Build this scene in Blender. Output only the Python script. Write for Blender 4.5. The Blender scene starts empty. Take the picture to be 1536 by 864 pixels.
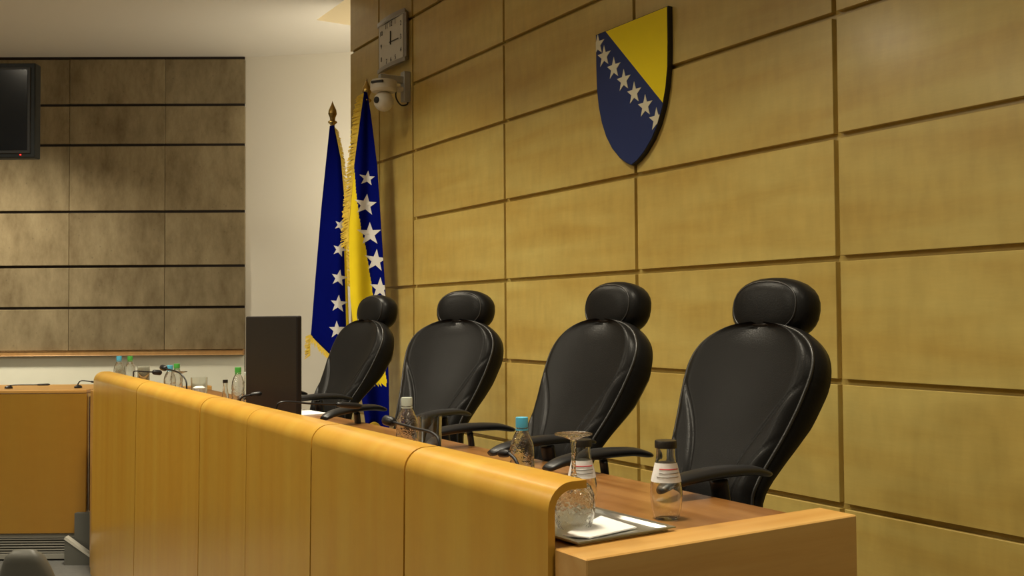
import bpy, bmesh, math, random
from mathutils import Matrix, Vector
random.seed(7)
sc = bpy.context.scene
C = sc.collection

# ------------------------------------------------------------------ camera
CAM_Z = 1.75
YAW, PITCH, ROLL = 0.5558, 0.0289, -0.0071
fw = Vector((math.sin(YAW)*math.cos(PITCH), math.cos(YAW)*math.cos(PITCH), math.sin(PITCH)))
rt = Vector((math.cos(YAW), -math.sin(YAW), 0))
up = rt.cross(fw)
r2 = rt*math.cos(ROLL) + up*math.sin(ROLL)
u2 = up*math.cos(ROLL) - rt*math.sin(ROLL)
cd = bpy.data.cameras.new('camera')
cd.lens = 1502.2/1536*36; cd.sensor_width = 36; cd.clip_start = .05; cd.clip_end = 60
cam = bpy.data.objects.new('camera', cd); C.objects.link(cam)
cam.matrix_world = Matrix(((r2.x, u2.x, -fw.x, 0), (r2.y, u2.y, -fw.y, 0), (r2.z, u2.z, -fw.z, CAM_Z), (0, 0, 0, 1)))
sc.camera = cam
VD = Vector((math.sin(YAW), math.cos(YAW), 0))       # horizontal room axis the back benches face along
VR = Vector((math.cos(YAW), -math.sin(YAW), 0))

# ------------------------------------------------------------------ world, exposure
w = bpy.data.worlds.new('world'); sc.world = w; w.use_nodes = True
w.node_tree.nodes['Background'].inputs[0].default_value = (1, .86, .66, 1)
w.node_tree.nodes['Background'].inputs[1].default_value = .10
sc.view_settings.view_transform = 'Standard'; sc.view_settings.look = 'None'
sc.view_settings.gamma = 1; sc.view_settings.exposure = 0.0
sc.view_settings.use_curve_mapping = False
WARM = (1.0, .895, .69)
LIGHTS = [  # x, y, power, tilt_x (towards +X), spread degrees
    (1.3, 0.2, 14, 4, 105), (1.3, 2.2, 35, 4, 105), (1.3, 4.2, 38, 4, 108), (1.3, 6.2, 58, 4, 112),
    (-1.6, 0.2, 14, 10, 150), (-1.6, 3.2, 42, 12, 150), (-1.6, 6.2, 52, 12, 150), (-.2, 10.4, 92, 14, 98),
    (-4.2, 2.0, 20, 10, 160), (-4.2, 6.5, 36, 10, 160),
]

# ------------------------------------------------------------------ materials
def newmat(name):
    m = bpy.data.materials.new(name); m.use_nodes = True
    return m, m.node_tree, m.node_tree.nodes['Principled BSDF']
def mat(name, col, rough=.5, metal=0, spec=.5, var=.08, scale=8, bump=0, coat=0, trans=0, ior=1.45, emit=None, es=0, sheen=0):
    m, t, b = newmat(name)
    b.inputs['Roughness'].default_value = rough; b.inputs['Metallic'].default_value = metal
    b.inputs['Specular IOR Level'].default_value = spec; b.inputs['Coat Weight'].default_value = coat
    b.inputs['Transmission Weight'].default_value = trans; b.inputs['IOR'].default_value = ior
    b.inputs['Sheen Weight'].default_value = sheen
    if emit: b.inputs['Emission Color'].default_value = (*emit, 1); b.inputs['Emission Strength'].default_value = es
    tc = t.nodes.new('ShaderNodeTexCoord'); n = t.nodes.new('ShaderNodeTexNoise')
    n.inputs['Scale'].default_value = scale; n.inputs['Detail'].default_value = 4
    t.links.new(tc.outputs['Object'], n.inputs['Vector'])
    r = t.nodes.new('ShaderNodeMapRange'); r.inputs[3].default_value = 1-var; r.inputs[4].default_value = 1+var
    t.links.new(n.outputs['Fac'], r.inputs[0])
    mx = t.nodes.new('ShaderNodeVectorMath'); mx.operation = 'SCALE'; mx.inputs[0].default_value = col
    t.links.new(r.outputs[0], mx.inputs['Scale']); t.links.new(mx.outputs[0], b.inputs['Base Color'])
    if bump:
        bp = t.nodes.new('ShaderNodeBump'); bp.inputs['Strength'].default_value = bump; bp.inputs['Distance'].default_value = .002
        n2 = t.nodes.new('ShaderNodeTexNoise'); n2.inputs['Scale'].default_value = scale*14; n2.inputs['Detail'].default_value = 2
        t.links.new(tc.outputs['Object'], n2.inputs['Vector']); t.links.new(n2.outputs['Fac'], bp.inputs['Height'])
        t.links.new(bp.outputs[0], b.inputs['Normal'])
    return m
def wood(name, col, stretch, rough=.35, coat=.3, var=.22, fleck=.10, bandscale=1.0, hue=None):
    """veneer: stretch = scale vector; small value = direction of the grain"""
    m, t, b = newmat(name); N = t.nodes; L = t.links
    b.inputs['Roughness'].default_value = rough; b.inputs['Coat Weight'].default_value = coat; b.inputs['Coat Roughness'].default_value = .18
    tc = N.new('ShaderNodeTexCoord'); oi = N.new('ShaderNodeObjectInfo')
    ad = N.new('ShaderNodeVectorMath'); ad.operation = 'ADD'
    ml = N.new('ShaderNodeVectorMath'); ml.operation = 'SCALE'; ml.inputs[0].default_value = (37, 51, 23)
    L.new(oi.outputs['Random'], ml.inputs['Scale']); L.new(tc.outputs['Object'], ad.inputs[0]); L.new(ml.outputs[0], ad.inputs[1])
    def noise(sv, scale, detail, dist=0):
        mp = N.new('ShaderNodeMapping'); mp.inputs['Scale'].default_value = sv; L.new(ad.outputs[0], mp.inputs['Vector'])
        n = N.new('ShaderNodeTexNoise'); n.inputs['Scale'].default_value = scale; n.inputs['Detail'].default_value = detail
        n.inputs['Distortion'].default_value = dist; L.new(mp.outputs[0], n.inputs['Vector']); return n.outputs['Fac']
    band = noise(stretch, 3.2*bandscale, 3, .3)
    fine = noise(tuple(s*3 for s in stretch), 22, 5, .2)
    cross = noise((4, 4, 1.3) if stretch[2] > stretch[1] else (1.3, 4, 4), 4.5, 2)
    def rng(x, a, c):
        r = N.new('ShaderNodeMapRange'); r.inputs[1].default_value = .3; r.inputs[2].default_value = .7
        r.inputs[3].default_value = a; r.inputs[4].default_value = c; L.new(x, r.inputs[0]); return r.outputs[0]
    def mul(a, c):
        q = N.new('ShaderNodeMath'); q.operation = 'MULTIPLY'; L.new(a, q.inputs[0]); L.new(c, q.inputs[1]); return q.outputs[0]
    rr = N.new('ShaderNodeMapRange'); rr.inputs[3].default_value = .94; rr.inputs[4].default_value = 1.06; L.new(oi.outputs['Random'], rr.inputs[0])
    f = mul(mul(mul(rng(band, 1-var, 1+var), rng(fine, 1-var*.2, 1+var*.2)), rng(cross, 1-fleck, 1+fleck)), rr.outputs[0])
    mx = N.new('ShaderNodeMix'); mx.data_type = 'RGBA'
    h = hue or (col[0]*1.04, col[1]*.90, col[2]*.70)
    mx.inputs[6].default_value = (*col, 1); mx.inputs[7].default_value = (*h, 1); L.new(rng(band, 1, 0), mx.inputs[0])
    sv = N.new('ShaderNodeVectorMath'); sv.operation = 'SCALE'; L.new(mx.outputs[2], sv.inputs[0]); L.new(f, sv.inputs['Scale'])
    L.new(sv.outputs[0], b.inputs['Base Color'])
    return m
def concrete_mat():
    m, t, b = newmat('concrete'); N = t.nodes; L = t.links
    b.inputs['Roughness'].default_value = .85
    tc = N.new('ShaderNodeTexCoord'); oi = N.new('ShaderNodeObjectInfo')
    ad = N.new('ShaderNodeVectorMath'); ad.operation = 'ADD'
    ml = N.new('ShaderNodeVectorMath'); ml.operation = 'SCALE'; ml.inputs[0].default_value = (17, 31, 23)
    L.new(oi.outputs['Random'], ml.inputs['Scale']); L.new(tc.outputs['Object'], ad.inputs[0]); L.new(ml.outputs[0], ad.inputs[1])
    n1 = N.new('ShaderNodeTexNoise'); n1.inputs['Scale'].default_value = 2.6; n1.inputs['Detail'].default_value = 8; n1.inputs['Roughness'].default_value = .7
    mp = N.new('ShaderNodeMapping'); mp.inputs['Scale'].default_value = (1.6, 1, .7); L.new(ad.outputs[0], mp.inputs[0]); L.new(mp.outputs[0], n1.inputs['Vector'])
    cr = N.new('ShaderNodeValToRGB'); e = cr.color_ramp.elements
    e[0].position = .3; e[0].color = (.145, .104, .048, 1); e[1].position = .72; e[1].color = (.33, .265, .15, 1)
    L.new(n1.outputs['Fac'], cr.inputs[0])
    v = N.new('ShaderNodeTexVoronoi'); v.inputs['Scale'].default_value = 11; L.new(ad.outputs[0], v.inputs['Vector'])
    r = N.new('ShaderNodeMapRange'); r.inputs[1].default_value = .03; r.inputs[2].default_value = .12; r.inputs[3].default_value = .72; r.inputs[4].default_value = 1; L.new(v.outputs['Distance'], r.inputs[0])
    s = N.new('ShaderNodeVectorMath'); s.operation = 'SCALE'; L.new(cr.outputs[0], s.inputs[0]); L.new(r.outputs[0], s.inputs['Scale'])
    rr = N.new('ShaderNodeMapRange'); rr.inputs[3].default_value = .86; rr.inputs[4].default_value = 1.12; L.new(oi.outputs['Random'], rr.inputs[0])
    s2 = N.new('ShaderNodeVectorMath'); s2.operation = 'SCALE'; L.new(s.outputs[0], s2.inputs[0]); L.new(rr.outputs[0], s2.inputs['Scale'])
    L.new(s2.outputs[0], b.inputs['Base Color'])
    bp = N.new('ShaderNodeBump'); bp.inputs['Strength'].default_value = .5; bp.inputs['Distance'].default_value = .006
    L.new(n1.outputs['Fac'], bp.inputs['Height']); L.new(bp.outputs[0], b.inputs['Normal'])
    return m
M = {}
M['wall_wood'] = wood('maple_wall_veneer', (.50, .385, .115), (5, .30, 2.0), rough=.36, coat=.2, var=.11, fleck=.06)
M['desk_wood'] = wood('beech_desk_veneer', (.60, .355, .048), (1.0, 2.6, .12), rough=.34, coat=.35, var=.06, fleck=.02)
M['cap_wood'] = wood('beech_edge_veneer', (.62, .36, .11), (.25, 5, 5), rough=.34, coat=.3, var=.10, fleck=.03)
M['side_wood'] = wood('side_bench_veneer', (.36, .20, .024), (1.0, 2.6, .12), rough=.36, coat=.3, var=.06, fleck=.02)
M['dark_wood'] = wood('walnut_worktop', (.31, .15, .048), (5, .3, 3), rough=.28, coat=.4, var=.25, fleck=.05)
M['trim_wood'] = wood('oak_trim', (.42, .25, .10), (.3, .3, 5), rough=.45, coat=.1, var=.1)
M['concrete'] = concrete_mat()
M['joint'] = mat('dark_joint', (.02, .014, .01), .9)
M['white_wall'] = mat('cream_paint', (.74, .70, .60), .8, var=.02, scale=3)
M['dado'] = mat('grey_green_paint', (.80, .79, .66), .8, var=.03)
M['ceiling'] = mat('ceiling_paint', (.82, .79, .72), .85, var=.015, scale=2)
M['recess'] = mat('recess_paint', (.74, .62, .40), .8, var=.02)
M['carpet'] = mat('grey_carpet', (.16, .16, .15), .95, var=.2, scale=30, bump=.4)
M['leather'] = mat('black_leather', (.011, .0105, .010), .34, spec=.135, var=.15, scale=14, bump=.25)
M['leather_seam'] = mat('black_piping', (.02, .019, .018), .33, spec=.6)
M['black_plastic'] = mat('black_plastic', (.012, .012, .013), .38, spec=.5)
M['mon_plastic'] = mat('monitor_plastic', (.016, .013, .012), .5, spec=.4, var=.05)
M['chrome'] = mat('polished_metal', (.75, .74, .70), .18, metal=1, var=.03)
M['grey_metal'] = mat('grey_enamel', (.42, .42, .40), .4, metal=.3, var=.03)
M['clock_frame'] = mat('brushed_silver', (.34, .32, .30), .38, metal=.6, var=.05)
M['clock_face'] = mat('clock_dial', (.66, .64, .58), .5, var=.02)
M['ink'] = mat('black_ink', (.02, .02, .02), .6)
M['white_plastic'] = mat('white_plastic', (.66, .62, .52), .35, var=.03)
M['screen'] = mat('dark_screen', (.012, .014, .018), .12, spec=.6, var=.02)
M['tv_frame'] = mat('tv_frame', (.020, .023, .024), .6, spec=.25)
M['led'] = mat('red_led', (.5, .01, .01), .4, emit=(1, .03, .02), es=2.5)
M['blue'] = mat('flag_blue', (.002, .005, .14), .9, spec=.03, var=.1)
M['yellow'] = mat('flag_yellow', (.88, .68, .022), .8, spec=.1, var=.06)
M['star'] = mat('flag_star', (.72, .71, .68), .7, var=.05)
M['fringe'] = mat('gold_fringe', (.86, .62, .07), .6, var=.35, scale=60)
M['brass'] = mat('brass', (.55, .38, .12), .25, metal=1, var=.05)
M['pole'] = mat('dark_pole', (.12, .07, .03), .35)
M['sh_blue'] = mat('shield_blue', (.022, .034, .115), .5, spec=.2, var=.04)
M['sh_yellow'] = mat('shield_yellow', (.80, .63, .010), .5, spec=.2, var=.04)
M['sh_star'] = mat('shield_star', (.62, .58, .42), .55, var=.03)
M['sh_edge'] = mat('shield_edge', (.012, .01, .01), .4)
M['glass'] = mat('clear_glass', (.97, .98, .96), .02, trans=1, ior=1.45, var=0)
M['cut_glass'] = mat('dimpled_glass', (.97, .98, .96), .03, trans=1, ior=1.45, var=0, scale=4, bump=1.0)
for n_ in M['cut_glass'].node_tree.nodes:
    if n_.type == 'BUMP': n_.inputs['Distance'].default_value = .008
M['pet'] = mat('clear_bottle_plastic', (.96, .97, .97), .03, trans=1, ior=1.5, var=0, scale=5, bump=.5)
M['cap_blue'] = mat('blue_cap', (.10, .48, .72), .4)
M['cap_green'] = mat('green_cap', (.08, .40, .07), .4)
M['cap_black'] = mat('dark_cap', (.03, .025, .02), .35, metal=.3)
M['cap_clear'] = mat('pale_cap', (.55, .60, .52), .35)
M['label'] = mat('paper_label', (.75, .72, .70), .6, var=.05)
M['red'] = mat('red_print', (.55, .03, .04), .6)
M['paper'] = mat('white_paper', (.85, .84, .80), .7, var=.02)
M['tray'] = mat('steel_tray', (.82, .82, .78), .30, metal=1, var=.08)
M['grey_leather'] = mat('grey_vinyl', (.10, .097, .082), .45, spec=.4, var=.15)
M['lamp'] = mat('lamp_diffuser', (.9, .85, .7), .5, emit=(1, .85, .62), es=7)
M['vent'] = mat('vent_enamel', (.30, .29, .25), .5)
M['dark'] = mat('dark_recess', (.03, .028, .026), .8)
M['dark_red'] = mat('dark_red_panel', (.055, .012, .006), .7)
M['step_grey'] = mat('grey_step', (.11, .11, .095), .7)
M['edge_white'] = mat('pale_edge', (.62, .60, .52), .6)

# ------------------------------------------------------------------ helpers
def mesh_from(name, verts, faces, smooth=False):
    me = bpy.data.meshes.new(name); me.from_pydata([tuple(v) for v in verts], [], faces); me.update()
    if smooth:
        for p in me.polygons: p.use_smooth = True
    return me
def obj(name, me, m=None, parent=None, loc=(0, 0, 0), rot=None):
    o = bpy.data.objects.new(name, me); C.objects.link(o); o.location = loc
    if rot: o.rotation_euler = rot
    if m and me and not me.materials: me.materials.append(M[m] if isinstance(m, str) else m)
    if parent: o.parent = parent
    return o
def tag(o, label, cat=None, group=None, kind=None):
    o['label'] = label
    if cat: o['category'] = cat
    if group: o['group'] = group
    if kind: o['kind'] = kind
    return o
def empty(name, loc, rz=0):
    o = bpy.data.objects.new(name, None); C.objects.link(o); o.location = loc; o.rotation_euler = (0, 0, rz); o.empty_display_size = .1
    return o
def box_me(name, x0, x1, y0, y1, z0, z1, bev=0, seg=1, R=None, T=None):
    bm = bmesh.new(); bmesh.ops.create_cube(bm, size=1)
    for v in bm.verts: v.co = Vector(((x0+x1)/2+v.co.x*(x1-x0), (y0+y1)/2+v.co.y*(y1-y0), (z0+z1)/2+v.co.z*(z1-z0)))
    if bev: bmesh.ops.bevel(bm, geom=bm.edges[:], offset=bev, segments=seg, affect='EDGES', profile=.5)
    if R is not None: bmesh.ops.transform(bm, matrix=R, verts=bm.verts)
    me = bpy.data.meshes.new(name); bm.to_mesh(me); bm.free(); return me
def lathe(name, prof, seg=28, smooth=True):
    v = []; f = []
    n = len(prof)
    for i in range(seg):
        a = 2*math.pi*i/seg
        for r, z in prof: v.append((r*math.cos(a), r*math.sin(a), z))
    for i in range(seg):
        j = (i+1) % seg
        for k in range(n-1): f.append((i*n+k, j*n+k, j*n+k+1, i*n+k+1))
    me = mesh_from(name, v, f, smooth)
    bm = bmesh.new(); bm.from_mesh(me); bmesh.ops.remove_doubles(bm, verts=bm.verts, dist=1e-5)
    bmesh.ops.recalc_face_normals(bm, faces=bm.faces); bm.to_mesh(me); bm.free()
    if smooth: me.set_sharp_from_angle(angle=math.radians(38))
    return me
def catmull(pts, n=8):
    pts = [Vector(p) for p in pts]; P = [pts[0]*2-pts[1]]+pts+[pts[-1]*2-pts[-2]]; out = []
    for i in range(1, len(P)-2):
        for k in range(n):
            t = k/n; a, b, c, d = P[i-1], P[i], P[i+1], P[i+2]
            out.append(.5*((2*b)+(c-a)*t+(2*a-5*b+4*c-d)*t*t+(3*b-a-3*c+d)*t**3))
    out.append(pts[-1]); return out
def tube(name, pts, rad, seg=10, closed=False, sx=1, sy=1, caps=True):
    """rad: number or list; section is an ellipse sx (side) by sy (up)"""
    pts = [Vector(p) for p in pts]; n = len(pts); v = []; f = []
    rads = rad if isinstance(rad, (list, tuple)) else [rad]*n
    prev = None
    for i, p in enumerate(pts):
        if closed: d = pts[(i+1) % n]-pts[i-1]
        else: d = pts[min(i+1, n-1)]-pts[max(i-1, 0)]
        d.normalize()
        if prev is None:
            ref = Vector((0, 0, 1)) if abs(d.z) < .9 else Vector((1, 0, 0))
            s = d.cross(ref).normalized()
        else: s = (prev-d*prev.dot(d)).normalized()
        prev = s; u = s.cross(d).normalized()
        for k in range(seg):
            a = 2*math.pi*k/seg; v.append(p+s*math.cos(a)*rads[i]*sx+u*math.sin(a)*rads[i]*sy)
    m = n if closed else n-1
    for i in range(m):
        j = (i+1) % n
        for k in range(seg): f.append((i*seg+k, i*seg+(k+1) % seg, j*seg+(k+1) % seg, j*seg+k))
    if not closed and caps: f.append(tuple(range(seg))[::-1]); f.append(tuple((n-1)*seg+k for k in range(seg)))
    me = mesh_from(name, v, f, True)
    bm = bmesh.new(); bm.from_mesh(me); bmesh.ops.recalc_face_normals(bm, faces=bm.faces); bm.to_mesh(me); bm.free()
    return me
def interp(x, tab):
    if x <= tab[0][0]: return tab[0][1]
    for (a, p), (b, q) in zip(tab, tab[1:]):
        if x <= b:
            t = (x-a)/(b-a); return p+(q-p)*t
    return tab[-1][1]
def prism(name, poly, axis, a, b, bev=0):
    """extrude a 2D polygon: axis 'x' -> poly is (y,z); 'y' -> (x,z); 'z' -> (x,y)"""
    def P(p, t): return {'x': (t, p[0], p[1]), 'y': (p[0], t, p[1]), 'z': (p[0], p[1], t)}[axis]
    n = len(poly); v = [P(p, a) for p in poly]+[P(p, b) for p in poly]
    f = [tuple(range(n)), tuple(range(n, 2*n))[::-1]]+[(i, i+n, (i+1) % n+n, (i+1) % n) for i in range(n)]
    me = mesh_from(name, v, f); bm = bmesh.new(); bm.from_mesh(me); bmesh.ops.recalc_face_normals(bm, faces=bm.faces)
    if bev: bmesh.ops.bevel(bm, geom=bm.edges[:], offset=bev, segments=1, affect='EDGES')
    bm.to_mesh(me); bm.free(); return me
def copy_tree(o, parent=None):
    c = o.copy(); C.objects.link(c); c.parent = parent
    for ch in list(o.children): copy_tree(ch, c)
    return c

# ------------------------------------------------------------------ the room
CEIL = 4.45
PODIUM = .5
WX = 3.272             # face of the wood panelled wall
WY1 = 7.818            # its far end
fl = obj('floor', box_me('floor', -7, 6, -5, 16, -.1, 0), 'carpet'); tag(fl, 'grey carpeted floor of the courtroom', kind='structure')
pod = obj('floor_podium', box_me('floor_podium', 1.22, WX+.02, -2.0, 7.66, 0, PODIUM), 'carpet'); tag(pod, 'raised carpeted podium behind the long judges bench', kind='structure')

# wood wall: backing with every panel a board of its own
wall = obj('wall_right', box_me('wall_right', WX+.028, WX+.15, -5, WY1, 0, 5.2), 'wall_wood'); tag(wall, 'maple veneer wall of rectangular panels behind the judges chairs', kind='structure')
cols = [(-4.95, -3.735), (-3.735, -2.438), (-2.438, -1.14), (-1.14, .161), (.161, 1.458), (1.458, 2.755), (2.755, 4.047), (4.047, 5.347), (5.347, 6.642)]
rows = [0.0]+[.478+.5*i for i in range(8)]+[4.478, 4.98]
G = .012
cache = {}
def panel(y0, y1, z0, z1):
    wy, wz = y1-y0-2*G, z1-z0-2*G
    k = (round(wy, 3), round(wz, 3))
    if k not in cache:
        cache[k] = box_me('panel', -.015, .014, -wy/2, wy/2, -wz/2, wz/2, .0015)
        cache[k].materials.append(M['wall_wood'])
    o = obj('panel', cache[k], None, wall, (WX+.015, (y0+y1)/2, (z0+z1)/2))
for (a, b) in cols:
    for z0, z1 in zip(rows, rows[1:]): panel(a, b, z0, z1)
for (a, b) in ((6.642, 7.24), (7.24, 7.818+G)):
    zs = [0.0, .978, 1.978, 2.978, 3.978, 4.98]
    for z0, z1 in zip(zs, zs[1:]): panel(a, b, z0, z1)

# back wall: concrete blocks, ledge, dado
A = Vector((3.06, 10.127, 0)); DB = Vector((.932-3.06, 11.40-10.127, 0)).normalized(); NB = Vector((-DB.y, DB.x, 0))
if NB.dot(Vector((0, -1, 0))) < 0: NB = -NB
ang = math.atan2(DB.y, DB.x)
sgn = 1 if NB.dot(Vector((-DB.y, DB.x, 0))) > 0 else -1
wb = obj('wall_back', box_me('wall_back', -.006, 8.6, -sgn*.20, -sgn*.026, 0, CEIL+.3), 'joint', None, A, (0, 0, ang)); tag(wb, 'dark backed concrete block wall at the end of the room', kind='structure')
cs = [-.012, .801, 1.771, 2.74, 3.71, 4.68, 5.65, 6.62, 7.6, 8.5]
rz = [1.44, 1.868, 2.29, 2.849, 3.535, 3.947, 4.43]
rzl = [1.422, 1.841, 2.262, 2.813, 3.475, 3.90, 4.43]
for i in range(len(cs)-1):
    for j in range(6):
        x0, x1 = cs[i]+.0012, cs[i+1]-.0012
        z0, z1 = rz[j]+(.016 if j else 0), rz[j+1]-.010
        d = random.uniform(-.006, .004)
        o = obj('concrete_block', box_me('concrete_block', -(x1-x0)/2, (x1-x0)/2, -.03, .03, -(z1-z0)/2, (z1-z0)/2, .004), 'concrete', wb, ((x0+x1)/2, -sgn*(.04+d), (z0+z1)/2))
dd = obj('wall_dado', box_me('wall_dado', -.006, 8.6, -sgn*.02, -sgn*.10, 0, 1.385), 'dado', None, A, (0, 0, ang)); tag(dd, 'grey green painted lower wall under the concrete blocks', kind='structure')
tr = obj('trim_1', box_me('trim_1', -.006, 8.6, sgn*.03, -sgn*.10, 1.388, 1.434, .006), 'trim_wood', None, A, (0, 0, ang)); tag(tr, 'thin wooden ledge between concrete blocks and lower wall', kind='structure')
# cream wall standing between the concrete and the wood wall
Wc, Wd = Vector((3.076, 10.179)), Vector((3.948, 9.428))
dw = (Wd-Wc).normalized(); Wa = Wc+dw*.0; Wb = Wc+dw*3.0; nw = Vector((-dw.y, dw.x))
if nw.y < 0: nw = -nw
ww = obj('wall_corner', prism('wall_corner', [Wa, Wb, Wb+nw*.15, Wa+nw*.15], 'z', 0, CEIL+.02), 'white_wall'); tag(ww, 'cream painted wall behind the flags', kind='structure')
# ceiling with the recess beside the wood wall
cl = obj('ceiling', prism('ceiling', [(-7, -5), (3.255, -5), (3.255, 8.57), (6, 8.57), (6, 16), (-7, 16)], 'z', CEIL, CEIL+.12), 'ceiling'); tag(cl, 'off white painted ceiling over the courtroom', kind='structure')
cr = obj('ceiling_recess', prism('ceiling_recess', [(3.256, 8.560), (5.19, 8.560), (5.19, 8.569), (3.256, 8.569)], 'z', CEIL+.001, 5.3), 'recess'); tag(cr, 'warm cream upstand at the edge of the ceiling recess', kind='structure')
ct = obj('ceiling_upper', box_me('ceiling_upper', 3.0, 6, -5, 8.7, 5.3, 5.4), 'ceiling'); tag(ct, 'upper ceiling above the recess behind the wood wall', kind='structure')
wl = obj('wall_left', box_me('wall_left', -7.1, -7, -5, 16, 0, CEIL), 'white_wall'); tag(wl, 'cream side wall of the public area', kind='structure')
wf = obj('wall_front', box_me('wall_front', -7, 6, -5.1, -5, 0, CEIL), 'white_wall'); tag(wf, 'cream wall at the opposite end of the room', kind='structure')
wr = obj('wall_passage', box_me('wall_passage', 5.2, 5.3, -5, 9.5, 0, 5.4), 'white_wall'); tag(wr, 'cream passage wall behind the wood panelled wall', kind='structure')

# ------------------------------------------------------------------ ceiling lamps
def area(name, loc, rot, size, power, color, spread=180, parent=None, sy=None):
    l = bpy.data.lights.new(name, 'AREA'); l.energy = power; l.color = color; l.spread = math.radians(spread)
    l.shape = 'DISK' if sy is None else 'RECTANGLE'; l.size = size
    if sy: l.size_y = sy
    o = bpy.data.objects.new(name, l); C.objects.link(o); o.location = loc; o.rotation_euler = rot
    if parent: o.parent = parent
    return o
ring = lathe('lamp_ring', [(.17, 0), (.20, 0), (.205, -.02), (.19, -.03), (.165, -.028), (.17, 0)], 24)
lens = lathe('lamp_lens', [(0, -.008), (.168, -.008), (.168, -.001), (0, -.001)], 24)
for i, (x, y, p, tl, sp) in enumerate(LIGHTS):
    e = empty('ceiling_lamp', (x, y, CEIL)); tag(e, 'round flush ceiling lamp above the long judges bench' if x > 1 else 'round flush ceiling lamp above the public side of the room', 'lamp', 'round ceiling lamps over the bench' if x > 1 else 'round ceiling lamps over the room')
    obj('lamp_ring', ring, 'grey_metal', e); obj('lamp_lens', lens, 'lamp', e)
    area('lamp_light', (0, 0, -.04), (0, -math.radians(tl), 0), .45, p, WARM, sp, e)
e = empty('cove_lamp', (3.55, 7.70, 2.2)); tag(e, 'vertical strip lamp fixed behind the end of the wood wall', 'lamp')
obj('lamp_body', box_me('lamp_body', -.136, .0, -.04, .04, -.2, 1.8, .005), 'grey_metal', e)
obj('lamp_lens', box_me('lamp_lens', -.10, -.02, .041, .05, -.15, 1.75, .004), 'lamp', e)
area('lamp_light', (.02, .07, .9), (math.radians(90), 0, 0), .07, 25, WARM, 170, e, sy=1.8)
e = empty('recess_fill_lamp', (4.3, 7.75, 5.3)); tag(e, 'square fill lamp added out of view to brighten the ceiling recess', 'lamp')  # fill light added out of sight to brighten the recess upstand
obj('lamp_body', box_me('lamp_body', -.2, .2, -.2, .2, -.05, 0, .005), 'grey_metal', e)
obj('lamp_lens', box_me('lamp_lens', -.17, .17, -.17, .17, -.056, -.048, .004), 'lamp', e)
area('lamp_light', (0, 0, -.07), (0, 0, 0), .3, 9, WARM, 175, e, sy=.3)

# ------------------------------------------------------------------ judges' bench
bench = empty('judges_bench', (1.205, 1.8, 0)); tag(bench, 'long light wood judges bench with rounded upright front panels', 'bench')
bo = Vector((1.205, 1.8, 0))
LEAN = .012
def jprofile():
    t = .018; R = .062; ztop = 1.39; xe = .103
    out = [(-LEAN*1.33, 0.0)]
    out.append((0, ztop-R))
    for k in range(1, 9):
        a = math.pi/2*k/8; out.append((R-R*math.cos(a), ztop-R+R*math.sin(a)))
    out.append((xe, ztop)); out.append((xe, ztop-t))
    r = R-t
    for k in range(0, 9):
        a = math.pi/2*(1-k/8); out.append((R-r*math.cos(a), ztop-R+r*math.sin(a)))
    out.append((t-LEAN*1.33, 0.0))
    return out
jp = jprofile()
seams = [1.8, 2.506, 3.223, 3.941, 4.644, 6.03, 7.45]
gaps = [0, .005, .005, .0025, .006, .006, 0]
for i in range(6):
    y0, y1 = seams[i]+gaps[i], seams[i+1]-gaps[i+1]
    me = prism('front_panel', jp, 'y', y0-bo.y, y1-bo.y)
    for p in me.polygons: p.use_smooth = (len(p.vertices) == 4 and abs(p.normal.y) < .5)
    o = obj('front_panel', me, 'desk_wood', bench)
    try: me.set_sharp_from_angle(angle=math.radians(35))
    except Exception: pass
obj('carcass', box_me('carcass', .02, .05, .02, 5.62, .02, 1.22), 'dark', bench)
wt = obj('worktop', box_me('worktop', .02, .73, -.003, 5.74, 1.21, 1.25, .002), 'dark_wood', bench, ); tag(wt, 'dark walnut worktop')
def endcap(y0, y1):
    return obj('end_panel', box_me('end_panel', .012, .84, y0, y1, .5 if False else .0, 1.2525, .003), 'cap_wood', bench)
endcap(1.6765-bo.y, 1.7945-bo.y); endcap(5.745, 5.86)
obj('modesty_panel', box_me('modesty_panel', .25, .27, 0, 5.7, .5, 1.2), 'desk_wood', bench)

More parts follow.
